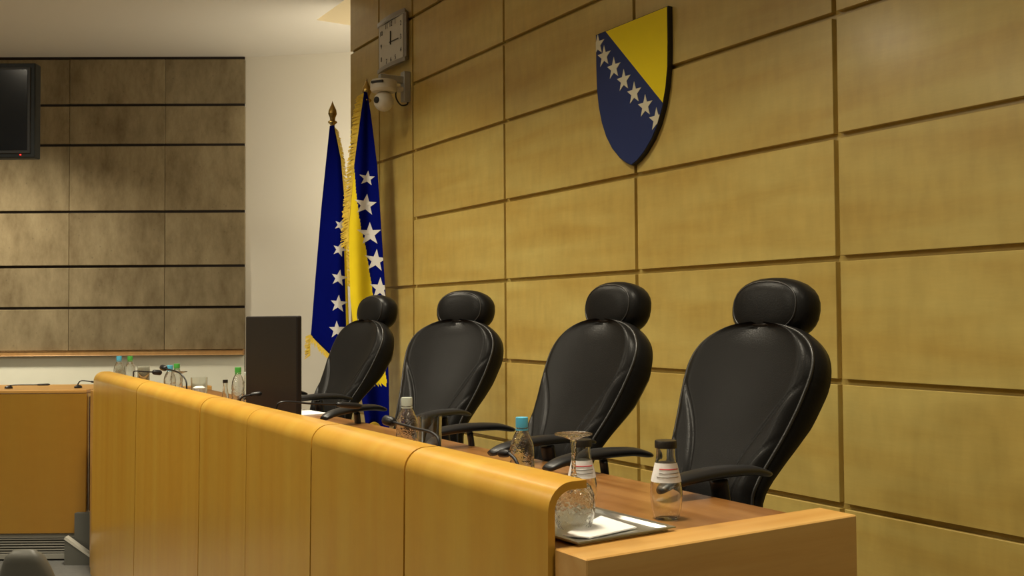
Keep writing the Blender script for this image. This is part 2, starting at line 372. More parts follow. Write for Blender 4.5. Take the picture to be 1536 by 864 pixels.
# ------------------------------------------------------------------ armchairs
TILT = .433
def chair_geometry():
    g = {}
    upv = Vector((math.sin(TILT), 0, math.cos(TILT))); nv = Vector((-math.cos(TILT), 0, math.sin(TILT)))
    o0 = Vector((.30, 0, .75))
    def place(y, s, d):
        bend = -.30*max(0, -s)**1.3 * 0
        low = min(0, s+.02)
        # the lower back is steeper than the upper back
        return o0+upv*s+Vector((-.16*low*1.0, 0, 0))*0+Vector((low*-.16, 0, 0))+Vector((0, y, 0))+nv*d
    KW, KS = 1.176, 1.065
    WT = [(-.24, .195), (-.12, .170), (-.04, .161), (.03, .170), (.08, .180), (.16, .197), (.24, .212), (.31, .221), (.36, .222)]
    def wfun(s):
        s = s/KS
        if s <= .33: return interp(s, WT)*KW
        return .2225*KW*max(0, 1-((s-.33)/.175)**2.6)**(1/2.2)
    S0, S1 = -.24, .505*KS
    NS, NU = 84, 96
    def ss(i):
        t = i/NS; return S0+(S1-.0006-S0)*(1-(1-t)**1.5)
    def depth(v, s):
        a = abs(v)
        d = .030*a**2.2 - .036*max(0, (a-.80)/.2)**2.2
        d -= .010*max(0, (s-.44)/.085)**2 * (1-a*a*.5)
        d += .022*math.exp(-((s+.02)/.14)**2)          # lumbar
        # stitched V panels
        for c0, c1, sa, sb in ((.42, .98, -.06, .34), (.62, 1.0, -.10, .16)):
            if sa < s < sb+.02:
                t = (s-sa)/(sb-sa); c = c0+(c1-c0)*t**1.8
                d -= .0075*math.exp(-((a-c)/.020)**2)*(1-a**8)
                if a > c: d += .009*min(1, (a-c)/.10)*max(0, 1-(a-c)*1.5)*(1-a**8)
        return d
    vs = []; fs = []
    for i in range(NS+1):
        s = ss(i); ww_ = wfun(s)
        for j in range(NU+1):
            v = -1+2*j/NU; v = math.copysign(abs(v)**.85, v)
            vs.append(place(v*ww_, s, depth(v, s)))
    for i in range(NS):
        for j in range(NU):
            a = i*(NU+1)+j; fs.append((a, a+1, a+NU+2, a+NU+1))
    g['back_cushion'] = mesh_from('back_cushion', vs, fs, True)
    # outline loop for piping and shell
    out = [(wfun(ss(i)), ss(i)) for i in range(0, NS+1)]
    loop = [(y, s) for y, s in out]+[(-y, s) for y, s in out[::-1][1:]]
    edge = [place(y*.995, s, depth(1, s)+.003) for y, s in loop]
    g['piping'] = tube('piping', edge, .0055, 8)
    TT = [(-.24, .035), (0, .040), (.10, .062), (.22, .095), (.34, .105), (.45, .085), (.505, .06)]
    rings = [(1.0, 0.0, .002), (1.035, -.10, 0), (1.055, -.45, 0), (1.05, -.80, 0), (.98, -1.0, 0), (.80, -1.14, 0), (.4, -1.22, 0), (.02, -1.24, 0)]
    vs = []; fs = []; n = len(loop); sc_ = .16
    for sc2, dk, add in rings:
        for y, s in loop:
            vs.append(place(y*sc2, sc_+(s-sc_)*(1+(sc2-1)*.6 if sc2 >= .9 else sc2), depth(1, s)*(1+dk*.5)+dk*interp(s, TT)+add))
    for k in range(len(rings)-1):
        for i in range(n):
            j = (i+1) % n; fs.append((k*n+i, k*n+j, (k+1)*n+j, (k+1)*n+i))
    fs.append(tuple((len(rings)-1)*n+i for i in range(n)))
    me = mesh_from('back_shell', vs, fs, True)
    bm = bmesh.new(); bm.from_mesh(me); bmesh.ops.recalc_face_normals(bm, faces=bm.faces); bm.to_mesh(me); bm.free(); g['back_shell'] = me
    # headrest
    vs = []; fs = []; NA, NB_ = 28, 18
    hc = o0+upv*.611-nv*.055
    t2 = TILT-.26; hu = Vector((math.sin(t2), 0, math.cos(t2))); hn = Vector((-math.cos(t2), 0, math.sin(t2)))
    def se(c, e): return math.copysign(abs(c)**e, c)
    for i in range(NB_+1):
        ph = -math.pi/2+math.pi*i/NB_
        for j in range(NA):
            th = 2*math.pi*j/NA
            # pole axis = depth, squarish roll
            dd_ = se(math.sin(ph), .75)*.072; r = max(0, math.cos(ph))**.55
            y = se(math.cos(th), .85)*.164*r; z = se(math.sin(th), .85)*.106*r
            z += .010*(1-(y/.131)**2)*(-1 if dd_ > .03 else 0)*0
            vs.append(hc+hn*dd_+Vector((0, y, 0))+hu*z)
    for i in range(NB_):
        for j in range(NA):
            k = (j+1) % NA; fs.append((i*NA+j, i*NA+k, (i+1)*NA+k, (i+1)*NA+j))
    me = mesh_from('headrest', vs, fs, True)
    bm = bmesh.new(); bm.from_mesh(me); bmesh.ops.remove_doubles(bm, verts=bm.verts, dist=1e-5); bmesh.ops.recalc_face_normals(bm, faces=bm.faces); bm.to_mesh(me); bm.free()
    g['headrest'] = me
    hp = []
    for j in range(40):
        th = 2*math.pi*j/40; r = .80
        hp.append(hc+hn*.0575+Vector((0, se(math.cos(th), .85)*.164*r, 0))+hu*(se(math.sin(th), .85)*.106*r))
    g['headrest_piping'] = tube('headrest_piping', hp, .0032, 6, closed=True)
    g['headrest_bracket'] = tube('headrest_bracket', [o0+upv*.40-nv*.10, o0+upv*.50-nv*.10, hc-hn*.05+hu*-.02, hc-hn*.03], .018, 10, sx=1.8, sy=.6)
    # seat
    bm = bmesh.new(); bmesh.ops.create_cube(bm, size=1)
    for v in bm.verts: v.co = Vector((v.co.x*.50, v.co.y*(.50 if v.co.x < 0 else .44), v.co.z*.10))
    bmesh.ops.bevel(bm, geom=bm.edges[:], offset=.045, segments=4, affect='EDGES', profile=.6)
    for v in bm.verts:
        v.co.z += -.012*math.cos(v.co.y*6)*(1 if v.co.z > 0 else 0); v.co += Vector((-.01, 0, .50))
    me = bpy.data.meshes.new('seat'); bm.to_mesh(me); bm.free()
    for p in me.polygons: p.use_smooth = True
    g['seat'] = me
    g['back_bracket'] = tube('back_bracket', catmull([(.05, 0, .44), (.20, 0, .43), (.29, 0, .50), (.325, 0, .66), (.38, 0, .78)], 6), .03, 10, sx=1.6, sy=.5)
    for sgn_, nm in ((-1, 'armrest'), (1, 'armrest2')):
        pts = catmull([(-.175, sgn_*.245, .792), (-.11, sgn_*.248, .810), (.0, sgn_*.250, .820), (.09, sgn_*.251, .821), (.19, sgn_*.252, .815), (.265, sgn_*.252, .798)], 6)
        k = len(pts); rad = [.010+.0105*math.sin(math.pi*min(1, max(0, i/(k-1)))**.9)**.6 for i in range(k)]
        g[nm] = tube(nm, pts, rad, 12, sx=1.9, sy=.85)
        pts = catmull([(.05, sgn_*.20, .45), (.07, sgn_*.245, .50), (.085, sgn_*.254, .62), (.07, sgn_*.252, .74), (.06, sgn_*.250, .80)], 6)
        g[nm+'_post'] = tube(nm+'_post', pts, .018, 10, sx=.7, sy=1.5)
    g['column'] = lathe('column', [(0, .10), (.028, .10), (.028, .26), (.05, .27), (.05, .42), (.12, .44), (.12, .455), (0, .455)], 16)
    leg = tube('leg', [(.02, 0, .105), (.15, 0, .098), (.30, 0, .075)], [.028, .024, .018], 8, sx=1, sy=.8)
    cas = tube('caster', [(.30, -.022, .03), (.30, .022, .03)], .03, 12)
    g['leg'] = leg; g['caster'] = cas
    return g
CG = chair_geometry()
def make_chair(loc, rz, label, arm_drop=0):
    e = empty('judge_armchair', loc, rz); tag(e, label, 'armchair', 'black leather judges armchairs')
    for k in ('seat', 'back_shell'): obj(k, CG[k], 'leather', e)
    bc = obj('back_cushion', CG['back_cushion'], 'leather', e); obj('piping', CG['piping'], 'leather_seam', bc)
    h = obj('headrest', CG['headrest'], 'leather', e); obj('piping', CG['headrest_piping'], 'leather_seam', h); obj('bracket', CG['headrest_bracket'], 'black_plastic', h)
    obj('back_bracket', CG['back_bracket'], 'black_plastic', e); obj('column', CG['column'], 'black_plastic', e)
    for nm in ('armrest', 'armrest2'):
        a = obj('armrest', CG[nm], 'black_plastic', e, (0, 0, -arm_drop)); obj('armrest_post', CG[nm+'_post'], 'black_plastic', a)
    for k in range(5):
        l = obj('leg', CG['leg'], 'black_plastic', e, rot=(0, 0, 2*math.pi*k/5+.3)); obj('caster', CG['caster'], 'black_plastic', l)
    return e
def chair_at(bx, by, yaw, label, drop=0, dz=0):
    # bx, by = middle of the backrest at worktop height
    make_chair((bx-.30*math.cos(yaw), by-.30*math.sin(yaw), PODIUM+dz), yaw, label, drop)
chair_at(2.214, 2.369, .056, 'black leather judge armchair beside the open end of the bench, farthest from the flags', 0, -.013)
chair_at(2.176, 3.177, .054, 'black leather judge armchair behind the blue capped bottle, straight below the coat of arms')
chair_at(2.214, 4.326, .447, 'black leather judge armchair turned outwards, behind the clear bottle and tumbler')
chair_at(2.194, 5.514, .155, 'black leather judge armchair standing in front of the two flags')

# ------------------------------------------------------------------ coat of arms
def star_pts(cx, cy, R, rot=0, k=.40):
    return [(cx+(R if i % 2 == 0 else R*k)*math.sin(rot+math.pi*i/5), cy+(R if i % 2 == 0 else R*k)*math.cos(rot+math.pi*i/5)) for i in range(10)]
def clip(poly, a, b):
    """keep the part of poly on the left of the line a->b"""
    out = []
    def side(p): return (b[0]-a[0])*(p[1]-a[1])-(b[1]-a[1])*(p[0]-a[0])
    for i in range(len(poly)):
        p, q = poly[i], poly[(i+1) % len(poly)]; sp, sq = side(p), side(q)
        if sp >= 0: out.append(p)
        if sp*sq < 0:
            t = sp/(sp-sq); out.append((p[0]+(q[0]-p[0])*t, p[1]+(q[1]-p[1])*t))
    return out
# outline in (h, z), h to the viewer's right; h = YC - y
YC = 4.043
half = [(.297, 3.278), (.297, 3.10), (.293, 2.98), (.278, 2.88), (.252, 2.79), (.215, 2.71), (.165, 2.64), (.10, 2.58), (.045, 2.545)]
outl = [(-h, z) for h, z in half]+[(0, 2.527)]+[(h, z) for h, z in half[::-1]]
sh = empty('coat_of_arms', (WX, YC, 2.9)); tag(sh, 'blue and yellow shield coat of arms with white stars on wood wall', 'coat of arms')
def flat(name, poly, x, thick, m, parent, origin):
    p = [(-h, z-origin) for h, z in poly]
    return obj(name, prism(name, p, 'x', x-thick, x), m, parent)
flat('shield_plate', outl, 0, .028, 'sh_edge', sh, 2.9)
inn = [(h*.985, 2.9+(z-2.9)*.988) for h, z in outl]
flat('blue_field', inn, -.0275, .003, 'sh_blue', sh, 2.9)
ya, yb = (-.231, 3.30), (.258, 2.80)
flat('yellow_field', clip(inn, yb, ya)[:] if False else clip(inn, ya, yb) if clip(inn, ya, yb) and max(h for h, z in clip(inn, ya, yb)) > .28 and min(z for h, z in clip(inn, ya, yb)) > 2.7 else clip(inn, yb, ya), -.030, .002, 'sh_yellow', sh, 2.9)
sC = [(-.276, 3.217), (-.220, 3.143), (-.137, 3.061), (-.054, 2.979), (.031, 2.896), (.118, 2.813), (.205, 2.731)]
for i, (h, z) in enumerate(sC):
    pts = star_pts(h, z, .060, rot=.0)
    for a, b in zip(inn, inn[1:]+inn[:1]):
        c = clip(pts, a, b)
        if c and len(c) > 2: pts = c
    cx_ = sum(p[0] for p in pts)/len(pts); cz_ = sum(p[1] for p in pts)/len(pts)
    flat('star', pts, -.0305, .0025, 'sh_star', sh, 2.9)

# ------------------------------------------------------------------ wall clock
ck = empty('wall_clock', (WX, 6.925, 3.855)); tag(ck, 'square silver framed wall clock with white dial', 'clock')
cw, chh = .246, .198
def curved_frame():
    # frame bulges towards the room at its middle
    n = 14; v = []; f = []
    def X(h): return -.045-.022*(1-(h/cw)**2)
    def zt(h): return 1
    for i in range(n+1):
        h = -cw+2*cw*i/n
        for z in (-chh, -chh+.030, -chh+.036, chh-.036, chh-.030, chh):
            v.append((X(h) if abs(z) > chh-.033 else X(h)+.012, -h, z))
        v.append((0, -h*.9, -chh*.9)); v.append((0, -h*.9, chh*.9))
    w = 8
    for i in range(n):
        a, b = i*w, (i+1)*w
        for q, r in ((0, 1), (1, 2), (3, 4), (4, 5)): f.append((a+q, b+q, b+r, a+r))
        f.append((a+6, b+6, b+0, a+0)); f.append((a+5, b+5, b+7, a+7)); f.append((a+7, b+7, b+6, a+6))
        h0, h1 = -cw+2*cw*i/n, -cw+2*cw*(i+1)/n
        if i in (0, n-1): f.append((a+2, b+2, b+3, a+3))
    f.append((0, 1, 2, 3, 4, 5, 7, 6)); k = n*w; f.append((k, k+1, k+2, k+3, k+4, k+5, k+7, k+6))
    me = mesh_from('frame', v, f); bm = bmesh.new(); bm.from_mesh(me); bmesh.ops.recalc_face_normals(bm, faces=bm.faces); bm.to_mesh(me); bm.free(); return me
obj('frame', curved_frame(), 'clock_frame', ck)
dl = obj('dial', box_me('dial', -.043, -.036, -.208, .208, -.163, .163), 'clock_face', ck)
def text_mesh(s, size):
    c = bpy.data.curves.new('numeral', 'FONT'); c.body = s; c.size = size; c.align_x = 'CENTER'; c.align_y = 'CENTER'; c.extrude = .0006
    o = bpy.data.objects.new('numeral', c); C.objects.link(o)
    bpy.context.view_layer.update()
    me = bpy.data.meshes.new_from_object(o.evaluated_get(bpy.context.evaluated_depsgraph_get())); bpy.data.objects.remove(o); me.name = 'numeral'; return me
for n in range(1, 13):
    a = 2*math.pi*n/12; ca, sa = math.cos(a), math.sin(a)
    m_ = max(abs(ca)/.135, abs(sa)/.175)
    for k, dgt in enumerate(str(n)):
        off = 0 if n < 10 else (-.014, .014)[k]
        obj('numeral', text_mesh(dgt, .052), 'ink', dl, (-.0445, -sa/m_-off, ca/m_), (math.pi/2, 0, -math.pi/2))
def hand(nm, ang_, L, wd):
    d = Vector((0, -math.sin(ang_), math.cos(ang_)))
    return obj(nm, tube(nm, [Vector((-.048, 0, 0))-d*.02, Vector((-.048, 0, 0))+d*L], wd, 6), 'ink', dl)
hand('hour_hand', math.radians(2), .082, .0045); hand('minute_hand', math.radians(92), .135, .0035)

# ------------------------------------------------------------------ wall camera
pz = empty('security_camera', (WX, 6.705, 3.47)); tag(pz, 'white dome security camera on grey wall bracket', 'security camera')
pl = obj('wall_bracket', box_me('wall_bracket', -.055, .0, -.032, .032, -.115, .108, .004), 'grey_metal', pz)
obj('arm', box_me('arm', -.24, -.05, -.022, .022, .02, .068, .004), 'grey_metal', pz)
hd = obj('housing', lathe('housing', [(0, .022), (.088, .022), (.096, .012), (.098, -.045), (.085, -.062), (.06, -.066), (0, -.066)], 28), 'white_plastic', pz, (-.205, .0, 0))
obj('visor', box_me('visor', -.1, -.085, -.05, .05, -.012, .006, .003), 'ink', hd, rot=(0, 0, math.radians(35)))
obj('mount', box_me('mount', .06, .15, -.03, .03, -.045, -.012, .006), 'white_plastic', hd)
dm = obj('dome', lathe('dome', [(0, -.205)]+[(.074*math.sin(a), -.131-.074*math.cos(a)) for a in [math.pi*k/14 for k in range(1, 14)]]+[(0, -.057)], 28), 'white_plastic', hd)
obj('lens', tube('lens', [(-.060, 0, -.131), (-.078, 0, -.131)], .024, 14), 'ink', dm, rot=(0, 0, math.radians(20)))
obj('cable', tube('cable', catmull([(-.10, .01, -.02), (-.10, .012, -.09), (-.06, .012, -.14), (-.012, .01, -.13), (-.012, .0, -.10)], 6), .006, 8), 'ink', pz)

# ------------------------------------------------------------------ flags
def make_flag(base, top, finial, L, Rr, vtop, vbot, fold, mats, stars, label, fringe_left, bottom, nfold, phase):
    """base (x,y); L(z), Rr(z) edges along the cloth's spread; cloth hangs in folds from the pole"""
    e = empty('flag', (base[0], base[1], PODIUM)); tag(e, label, 'flag', 'flags on standing poles')
    lx, ly = base; sp = VR; dp = -VD
    obj('stand', lathe('stand', [(0, 0), (.17, 0), (.17, .02), (.05, .05), (.025, .10), (0, .10)], 24), 'brass', e)
    obj('pole', tube('pole', [(0, 0, .05), (0, 0, top-PODIUM)], .014, 12), 'pole', e)
    obj('finial', lathe('finial', [(0, 0), (.016, 0), (.018, .015), (.036, .03), (.036, .038), (.02, .05), (.022, .07), (.034, .10), (.030, .13), (.012, .17), (0, .205)], 20), 'brass', e, (0, 0, finial-.20-PODIUM))
    def S(u, z, lift=0):
        a, b = L(z), Rr(z); wdt = b-a
        t = (vtop-z)/(vtop-vbot)
        amp = fold*min(1, .25+1.2*t)
        ph = phase+nfold*2*math.pi*u
        off = a+wdt*u
        d = amp*math.sin(ph)+amp*.16*math.sin(2.3*ph+1+2*t)+1.3*amp+.022
        return Vector((0, 0, 0))+sp*off+dp*(d+lift)+Vector((0, 0, z-PODIUM))
    def cell(u0, u1, z0, z1, n, m): ...
    NU, NZ = 64, 90
    vs, fs, mi = [], [], []
    for i in range(NZ+1):
        for j in range(NU+1):
            u = j/NU; zb = vbot+bottom(u); z = vtop+(zb-vtop)*i/NZ
            vs.append(S(u, z))
    for i in range(NZ):
        for j in range(NU):
            a = i*(NU+1)+j; fs.append((a, a+1, a+NU+2, a+NU+1))
            u = (j+.5)/NU; z = vtop+(vbot+bottom(u)-vtop)*(i+.5)/NZ
            mi.append(mats(u, z))
    me = mesh_from('cloth', vs, fs, True); me.materials.append(M['blue']); me.materials.append(M['yellow'])
    for p, k in zip(me.polygons, mi): p.material_index = k
    cl_ = obj('cloth', me, None, e)
    sm = cl_.modifiers.new('thickness', 'SOLIDIFY'); sm.thickness = .003
    for (u, z, R, rot) in stars:
        wdt = Rr(z)-L(z)
        ctr = [(u, z)]; ps = star_pts(0, 0, R, rot)
        # dense star surface following the cloth
        v = []; f = []; K = 4
        for i in range(10):
            p, q = ps[i], ps[(i+1) % 10]
            idx = {}
            for a in range(K+1):
                for b in range(K+1-a):
                    x = p[0]*a/K+q[0]*b/K; y = p[1]*a/K+q[1]*b/K
                    uu = min(.995, max(.005, u+x/wdt)); idx[(a, b)] = len(v); v.append(S(uu, z+y, .005))
            for a in range(K):
                for b in range(K-a):
                    f.append((idx[(a, b)], idx[(a+1, b)], idx[(a, b+1)]))
                    if a+b < K-1: f.append((idx[(a+1, b)], idx[(a+1, b+1)], idx[(a, b+1)]))
        obj('star', mesh_from('star', v, f, True), 'star', cl_)
    # fringe: one strip of short threads along an edge
    v = []; f = []
    def thread(p, d, wv):
        k = len(v); v.extend([p-wv, p+wv, p+wv*.6+d, p-wv*.6+d]); f.append((k, k+1, k+2, k+3))
    rnd = random.Random(3)
    for (zz0, zz1, uu, dirs) in fringe_left:
        n = int(abs(zz1-zz0)/.006)
        for i in range(n):
            z = zz0+(zz1-zz0)*i/n; p = S(uu, z, .006)
            d = sp*dirs*rnd.uniform(.055, .080)+Vector((0, 0, -rnd.uniform(.01, .035)))+dp*rnd.uniform(-.01, .012)
            thread(p, d, Vector((0, 0, .006)))
    for i in range(110):
        u = i/109; p = S(u, vbot+bottom(u), .003)
        thread(p, Vector((0, 0, -rnd.uniform(.04, .06)))+sp*rnd.uniform(-.008, .008), sp*.004)
    fr = obj('fringe', mesh_from('fringe', v, f), 'fringe', cl_); fr['kind'] = 'stuff'
    return e
def tabf(t): return lambda z: interp(z, t)
# flag beside the cream wall (mostly blue)
make_flag((2.95, 7.413), 3.27, 3.46,
    tabf([(1.3, -.17), (1.60, -.166), (2.0, -.135), (2.6, -.085), (3.0, -.045), (3.26, -.018)]),
    tabf([(1.3, .15), (2.0, .13), (2.68, .105), (3.0, .075), (3.26, .020)]),
    3.26, 1.40, .050, lambda u, z: 1 if u > .93-.0*(z) and z < 2.6 else 0,
    [(.80, 2.28, .058, .3), (.78, 2.06, .066, .2), (.76, 1.86, .070, .1), (.72, 1.66, .072, .0), (.70, 1.48, .06, .0), (.84, 2.47, .05, .4)],
    'dark blue draped flag with a column of stars against the cream wall',
    [(3.24, 2.0, 1.0, .45), (1.62, 1.46, .0, -.6)], lambda u: .22*(1-u)**1.5-.0, .8, 4.08)
# flag beside the wood wall (yellow and blue, larger stars)
make_flag((3.057, 6.99), 3.46, 3.565,
    tabf([(.85, .02), (1.3, -.05), (1.9, -.11), (2.4, -.125), (2.9, -.085), (3.3, -.035), (3.46, -.012)]),
    tabf([(.85, .175), (1.3, .17), (1.9, .150), (2.4, .118), (2.9, .085), (3.3, .035), (3.46, .008)]),
    3.455, .92, .045, lambda u, z: (1 if (z > 1.25 and u < interp(z, [(1.25, .95), (1.6, .72), (1.9, .62), (2.3, .46), (2.75, .12), (2.9, 0)])) else 0),
    [(.50, 2.60, .085, .1), (.62, 2.38, .092, .0), (.76, 2.18, .088, .15), (.84, 1.97, .085, .1), (.55, 2.80, .06, .1), (.88, 1.75, .08, .1)],
    'yellow and blue draped flag with large white stars beside wood wall',
    [(3.44, 2.3, .0, -.8)], lambda u: .06*math.sin(u*5), .9, .9)

# ------------------------------------------------------------------ hanging screen
P = Vector((.871, 7.876, 0)); tv = empty('television', (P.x, P.y, 3.26), 0)
tv.rotation_euler = (0, 0, math.atan2(VR.y, VR.x)); tag(tv, 'black flat television hanging near the concrete wall', 'television')
TW, TH = 1.12, .345
obj('frame', box_me('frame', -TW, 0, 0, .09, -TH, TH-.005, .008, 2), 'tv_frame', tv)
obj('bezel', box_me('bezel', -TW+.03, -.03, -.008, .01, -TH+.03, TH-.035, .004), 'ink', tv)
obj('screen', box_me('screen', -TW+.05, -.052, -.011, .0, -TH+.055, TH-.055), 'screen', tv)
obj('power_light', box_me('power_light', -.105, -.097, -.006, .0, -TH+.018, -TH+.026), 'led', tv)
obj('hanger', box_me('hanger', -TW/2-.03, -TW/2+.03, .09, .13, -.2, CEIL-3.26, .003), 'grey_metal', tv)

# ------------------------------------------------------------------ side bench with vent grille
B0 = Vector((1.224, 7.862, 0)); sb = empty('side_bench', B0, math.atan2(VR.y, VR.x)); tag(sb, 'light wood side bench above a grey vent plinth', 'bench')
sp_ = obj('front_panel', box_me('front_panel', -3.2, 0, 0, .03, .20, 1.215, .004), 'side_wood', sb)
obj('top', box_me('top', -3.2, .0, -.004, .62, 1.217, 1.242, .004), 'cap_wood', sb)
obj('end_panel', box_me('end_panel', -.032, -.002, .032, .60, .2, 1.215), 'desk_wood', sb)
pln = obj('plinth', box_me('plinth', -3.2, -.01, .04, .55, 0, .198), 'dark', sb)
vf = obj('vent_frame', box_me('vent_frame', -1.2, -.045, .02, .045, .165, .195, .002), 'vent', sb)
obj('vent_frame', box_me('vent_frame', -1.2, -.045, .02, .045, .012, .05, .002), 'vent', sb)
obj('vent_frame', box_me('vent_frame', -.09, -.045, .0195, .045, .045, .17, .002), 'vent', sb)
for k in range(6): obj('slat', box_me('slat', -1.2, -.088, .022, .04, .056+.019*k, .065+.019*k, .001), 'vent', sb)
# dark upright and low ramp cheek between the two benches
up_ = obj('filler_post', box_me('filler_post', -.004, .05, .0, .03, .36, 1.19), 'dark_red', None, B0+VR*.012+VD*.03, (0, 0, math.atan2(VR.y, VR.x))); tag(up_, 'narrow dark red upright filling the gap between the benches', 'post')
up_.location.z = 0
up2 = obj('kerb', box_me('kerb', -.03, .22, 0, .05, 0, .356), 'step_grey', None, B0+VR*-.03-VD*.055, (0, 0, math.atan2(VR.y, VR.x))); tag(up2, 'low grey kerb under the dark upright beside the bench', 'kerb')
rp = empty('ramp_cheek', (1.09, 7.80, 0), math.atan2(VR.y, VR.x)); tag(rp, 'sloping grey ramp cheek with a pale top edge', 'ramp')
obj('cheek', prism('cheek', [(-.02, 0), (.24, 0), (.24, .0), (-.02, .185)], 'y', 0, .04), 'step_grey', rp)
obj('edge_strip', prism('edge_strip', [(-.022, .187), (.238, .004), (.25, .012), (-.012, .204)], 'y', -.006, .046), 'edge_white', rp)

# ------------------------------------------------------------------ grey chair at the front
gc = empty('visitor_chair', (.463, 4.455, 0), math.atan2(VR.y, VR.x)); tag(gc, 'grey vinyl chair with a narrow rounded back below the side bench', 'chair')
def backpad():
    vs = []; fs = []; NZ, NA = 16, 20
    for i in range(NZ+1):
        t = i/NZ; z = .42+.415*t
        wv = interp(t, [(0, .17), (.5, .135), (.8, .098), (.93, .074), (.985, .062), (1, .040)]); th = .05*(1-.2*t)*(1 if t < .95 else .6)
        if t == 1: th *= .5
        for j in range(NA):
            a = 2*math.pi*j/NA
            vs.append((math.copysign(abs(math.cos(a))**.7, math.cos(a))*wv, math.copysign(abs(math.sin(a))**.7, math.sin(a))*th-.06*(1-t)*0-.10*(t-1), z))
    for i in range(NZ):
        for j in range(NA): fs.append((i*NA+j, i*NA+(j+1) % NA, (i+1)*NA+(j+1) % NA, (i+1)*NA+j))
    fs.append(tuple(range(NA))[::-1]); fs.append(tuple(NZ*NA+j for j in range(NA)))
    return mesh_from('backrest', vs, fs, True)
obj('backrest', backpad(), 'grey_leather', gc)
obj('seat', box_me('seat', -.23, .23, .0, .45, .40, .47, .03, 3), 'grey_leather', gc)
for a in (-1, 1):
    for b in (.03, .42): obj('leg', tube('leg', [(a*.2, b, .41), (a*.22, b, 0)], .014, 8), 'chrome', gc)

# ------------------------------------------------------------------ monitor
mo = empty('monitor', (1.50, 4.52, 1.25)); tag(mo, 'black computer monitor seen from behind on the worktop', 'monitor')
obj('back_case', box_me('back_case', -.012, .012, -.364, .364, .055, .512, .006, 2), 'mon_plastic', mo)
obj('screen', box_me('screen', .011, .0135, -.354, .354, .07, .50), 'screen', mo)
obj('stand_neck', box_me('stand_neck', .016, .04, -.03, .03, .004, .2, .003), 'black_plastic', mo)
obj('stand_foot', box_me('stand_foot', -.07, .10, -.12, .12, 0, .012, .004), 'black_plastic', mo)

# ------------------------------------------------------------------ glassware on the worktop
WT = 1.2502
def shell(prof, t=.0025):
    inner = [(max(0, r-t), z+(t if i == 0 else 0)) for i, (r, z) in enumerate(prof)]
    return prof+inner[::-1][0:]
def scaleprof(p, h, R): return [(r*R, z*h) for r, z in p]
PET = [(0, 0), (.85, 0), (1, .03), (1, .12), (.93, .15), (1, .18), (1, .30), (.93, .33), (1, .36), (1, .46), (.94, .49), (1, .52), (1, .60), (.92, .69), (.68, .79), (.43, .86), (.40, .93)]
JUICE = [(0, 0), (.72, 0), (.80, .02), (.93, .14), (1.0, .30), (.985, .40), (.90, .52), (.74, .66), (.63, .76), (.585, .84), (.58, .945)]
def bottle(kind, loc, h, R, cap, label, group, lab=None, capname='cap'):
    e = empty('bottle', loc); tag(e, label, 'bottle', group)
    prof = scaleprof(PET if kind == 'pet' else JUICE, h, R)
    g = shell(prof, .003 if kind == 'pet' else .0028)
    obj('body', lathe('body', g, 24), 'pet' if kind == 'pet' else 'glass', e)
    rn = prof[-1][0]; zt = prof[-1][1]
    ch = h-zt+.004
    cp = [(0, zt+ch), (rn*1.22, zt+ch), (rn*1.26, zt+ch-.003), (rn*1.26, zt-.008), (rn*1.04, zt-.008)] if kind == 'pet' else [(0, zt+ch), (rn*1.12, zt+ch), (rn*1.18, zt+ch-.003), (rn*1.18, zt-.004), (rn*1.02, zt-.004)]
    obj('cap', lathe('cap', cp, 24), cap, e)
    if kind == 'pet': obj('neck_ring', lathe('neck_ring', [(rn*1.02, zt-.016), (rn*1.3, zt-.016), (rn*1.3, zt-.012), (rn*1.02, zt-.012)], 20), cap if cap != 'cap_clear' else 'cap_clear', e)
    if lab:
        z0, z1 = lab
        pr = [(interp(z0+(z1-z0)*k/4, [(z, r) for r, z in prof[1:]])+.0007, z0+(z1-z0)*k/4) for k in range(5)]
        lo = obj('label', lathe('label', pr, 24), 'label', e)
        for k in range(3):
            zz = z0+(z1-z0)*(.30+.2*k); rr = interp(zz, [(z, r) for r, z in prof[1:]])+.0012
            seg = []
            for q in range(9):
                a = math.radians(190+12*q+(8 if k else 0)); seg.append((rr*math.cos(a), rr*math.sin(a), zz))
            obj('print_line', tube('print_line', seg, .0012, 5), 'red' if k == 2 else 'clock_frame', lo)
    return e
far = 'bottles at the far end of the bench'
bottle('juice', (1.634, 1.915, WT), .188, .0400, 'cap_black', 'glass juice bottle with dark cap standing alone near the bench end', 'glass juice bottles', (.092, .138))
bottle('juice', (1.515, 2.105, WT), .180, .0390, 'cap_black', 'glass juice bottle with dark cap behind the upturned wine glass', 'glass juice bottles', (.088, .132))
bottle('pet', (1.479, 2.335, WT), .220, .034, 'cap_blue', 'clear plastic water bottle with blue cap beside the nearest armchairs', 'plastic water bottles')
bottle('pet', (1.50, 3.10, WT), .224, .038, 'cap_clear', 'clear plastic water bottle with pale cap beside a tumbler', 'plastic water bottles')
bottle('pet', (1.38, 7.50, WT), .238, .036, 'cap_blue', 'blue capped water bottle at the far end of the bench', far)
bottle('pet', (1.445, 7.45, WT), .238, .036, 'cap_green', 'green capped water bottle beside the farthest blue capped one', far)
bottle('pet', (1.46, 6.33, WT), .214, .036, 'cap_blue', 'blue capped water bottle behind the raised microphone', far)
bottle('pet', (1.53, 6.45, WT), .218, .036, 'cap_green', 'green capped water bottle behind the raised microphone', far)
bottle('pet', (1.60, 5.387, WT), .234, .034, 'cap_green', 'green capped water bottle just beyond the monitor', far)
bottle('juice', (1.665, 5.425, WT), .205, .030, 'cap_clear', 'pale capped glass bottle half hidden by the monitor', far)
bottle('juice', (1.555, 5.47, WT), .165, .020, 'cap_black', 'small dark capped glass bottle beside the monitor', far)

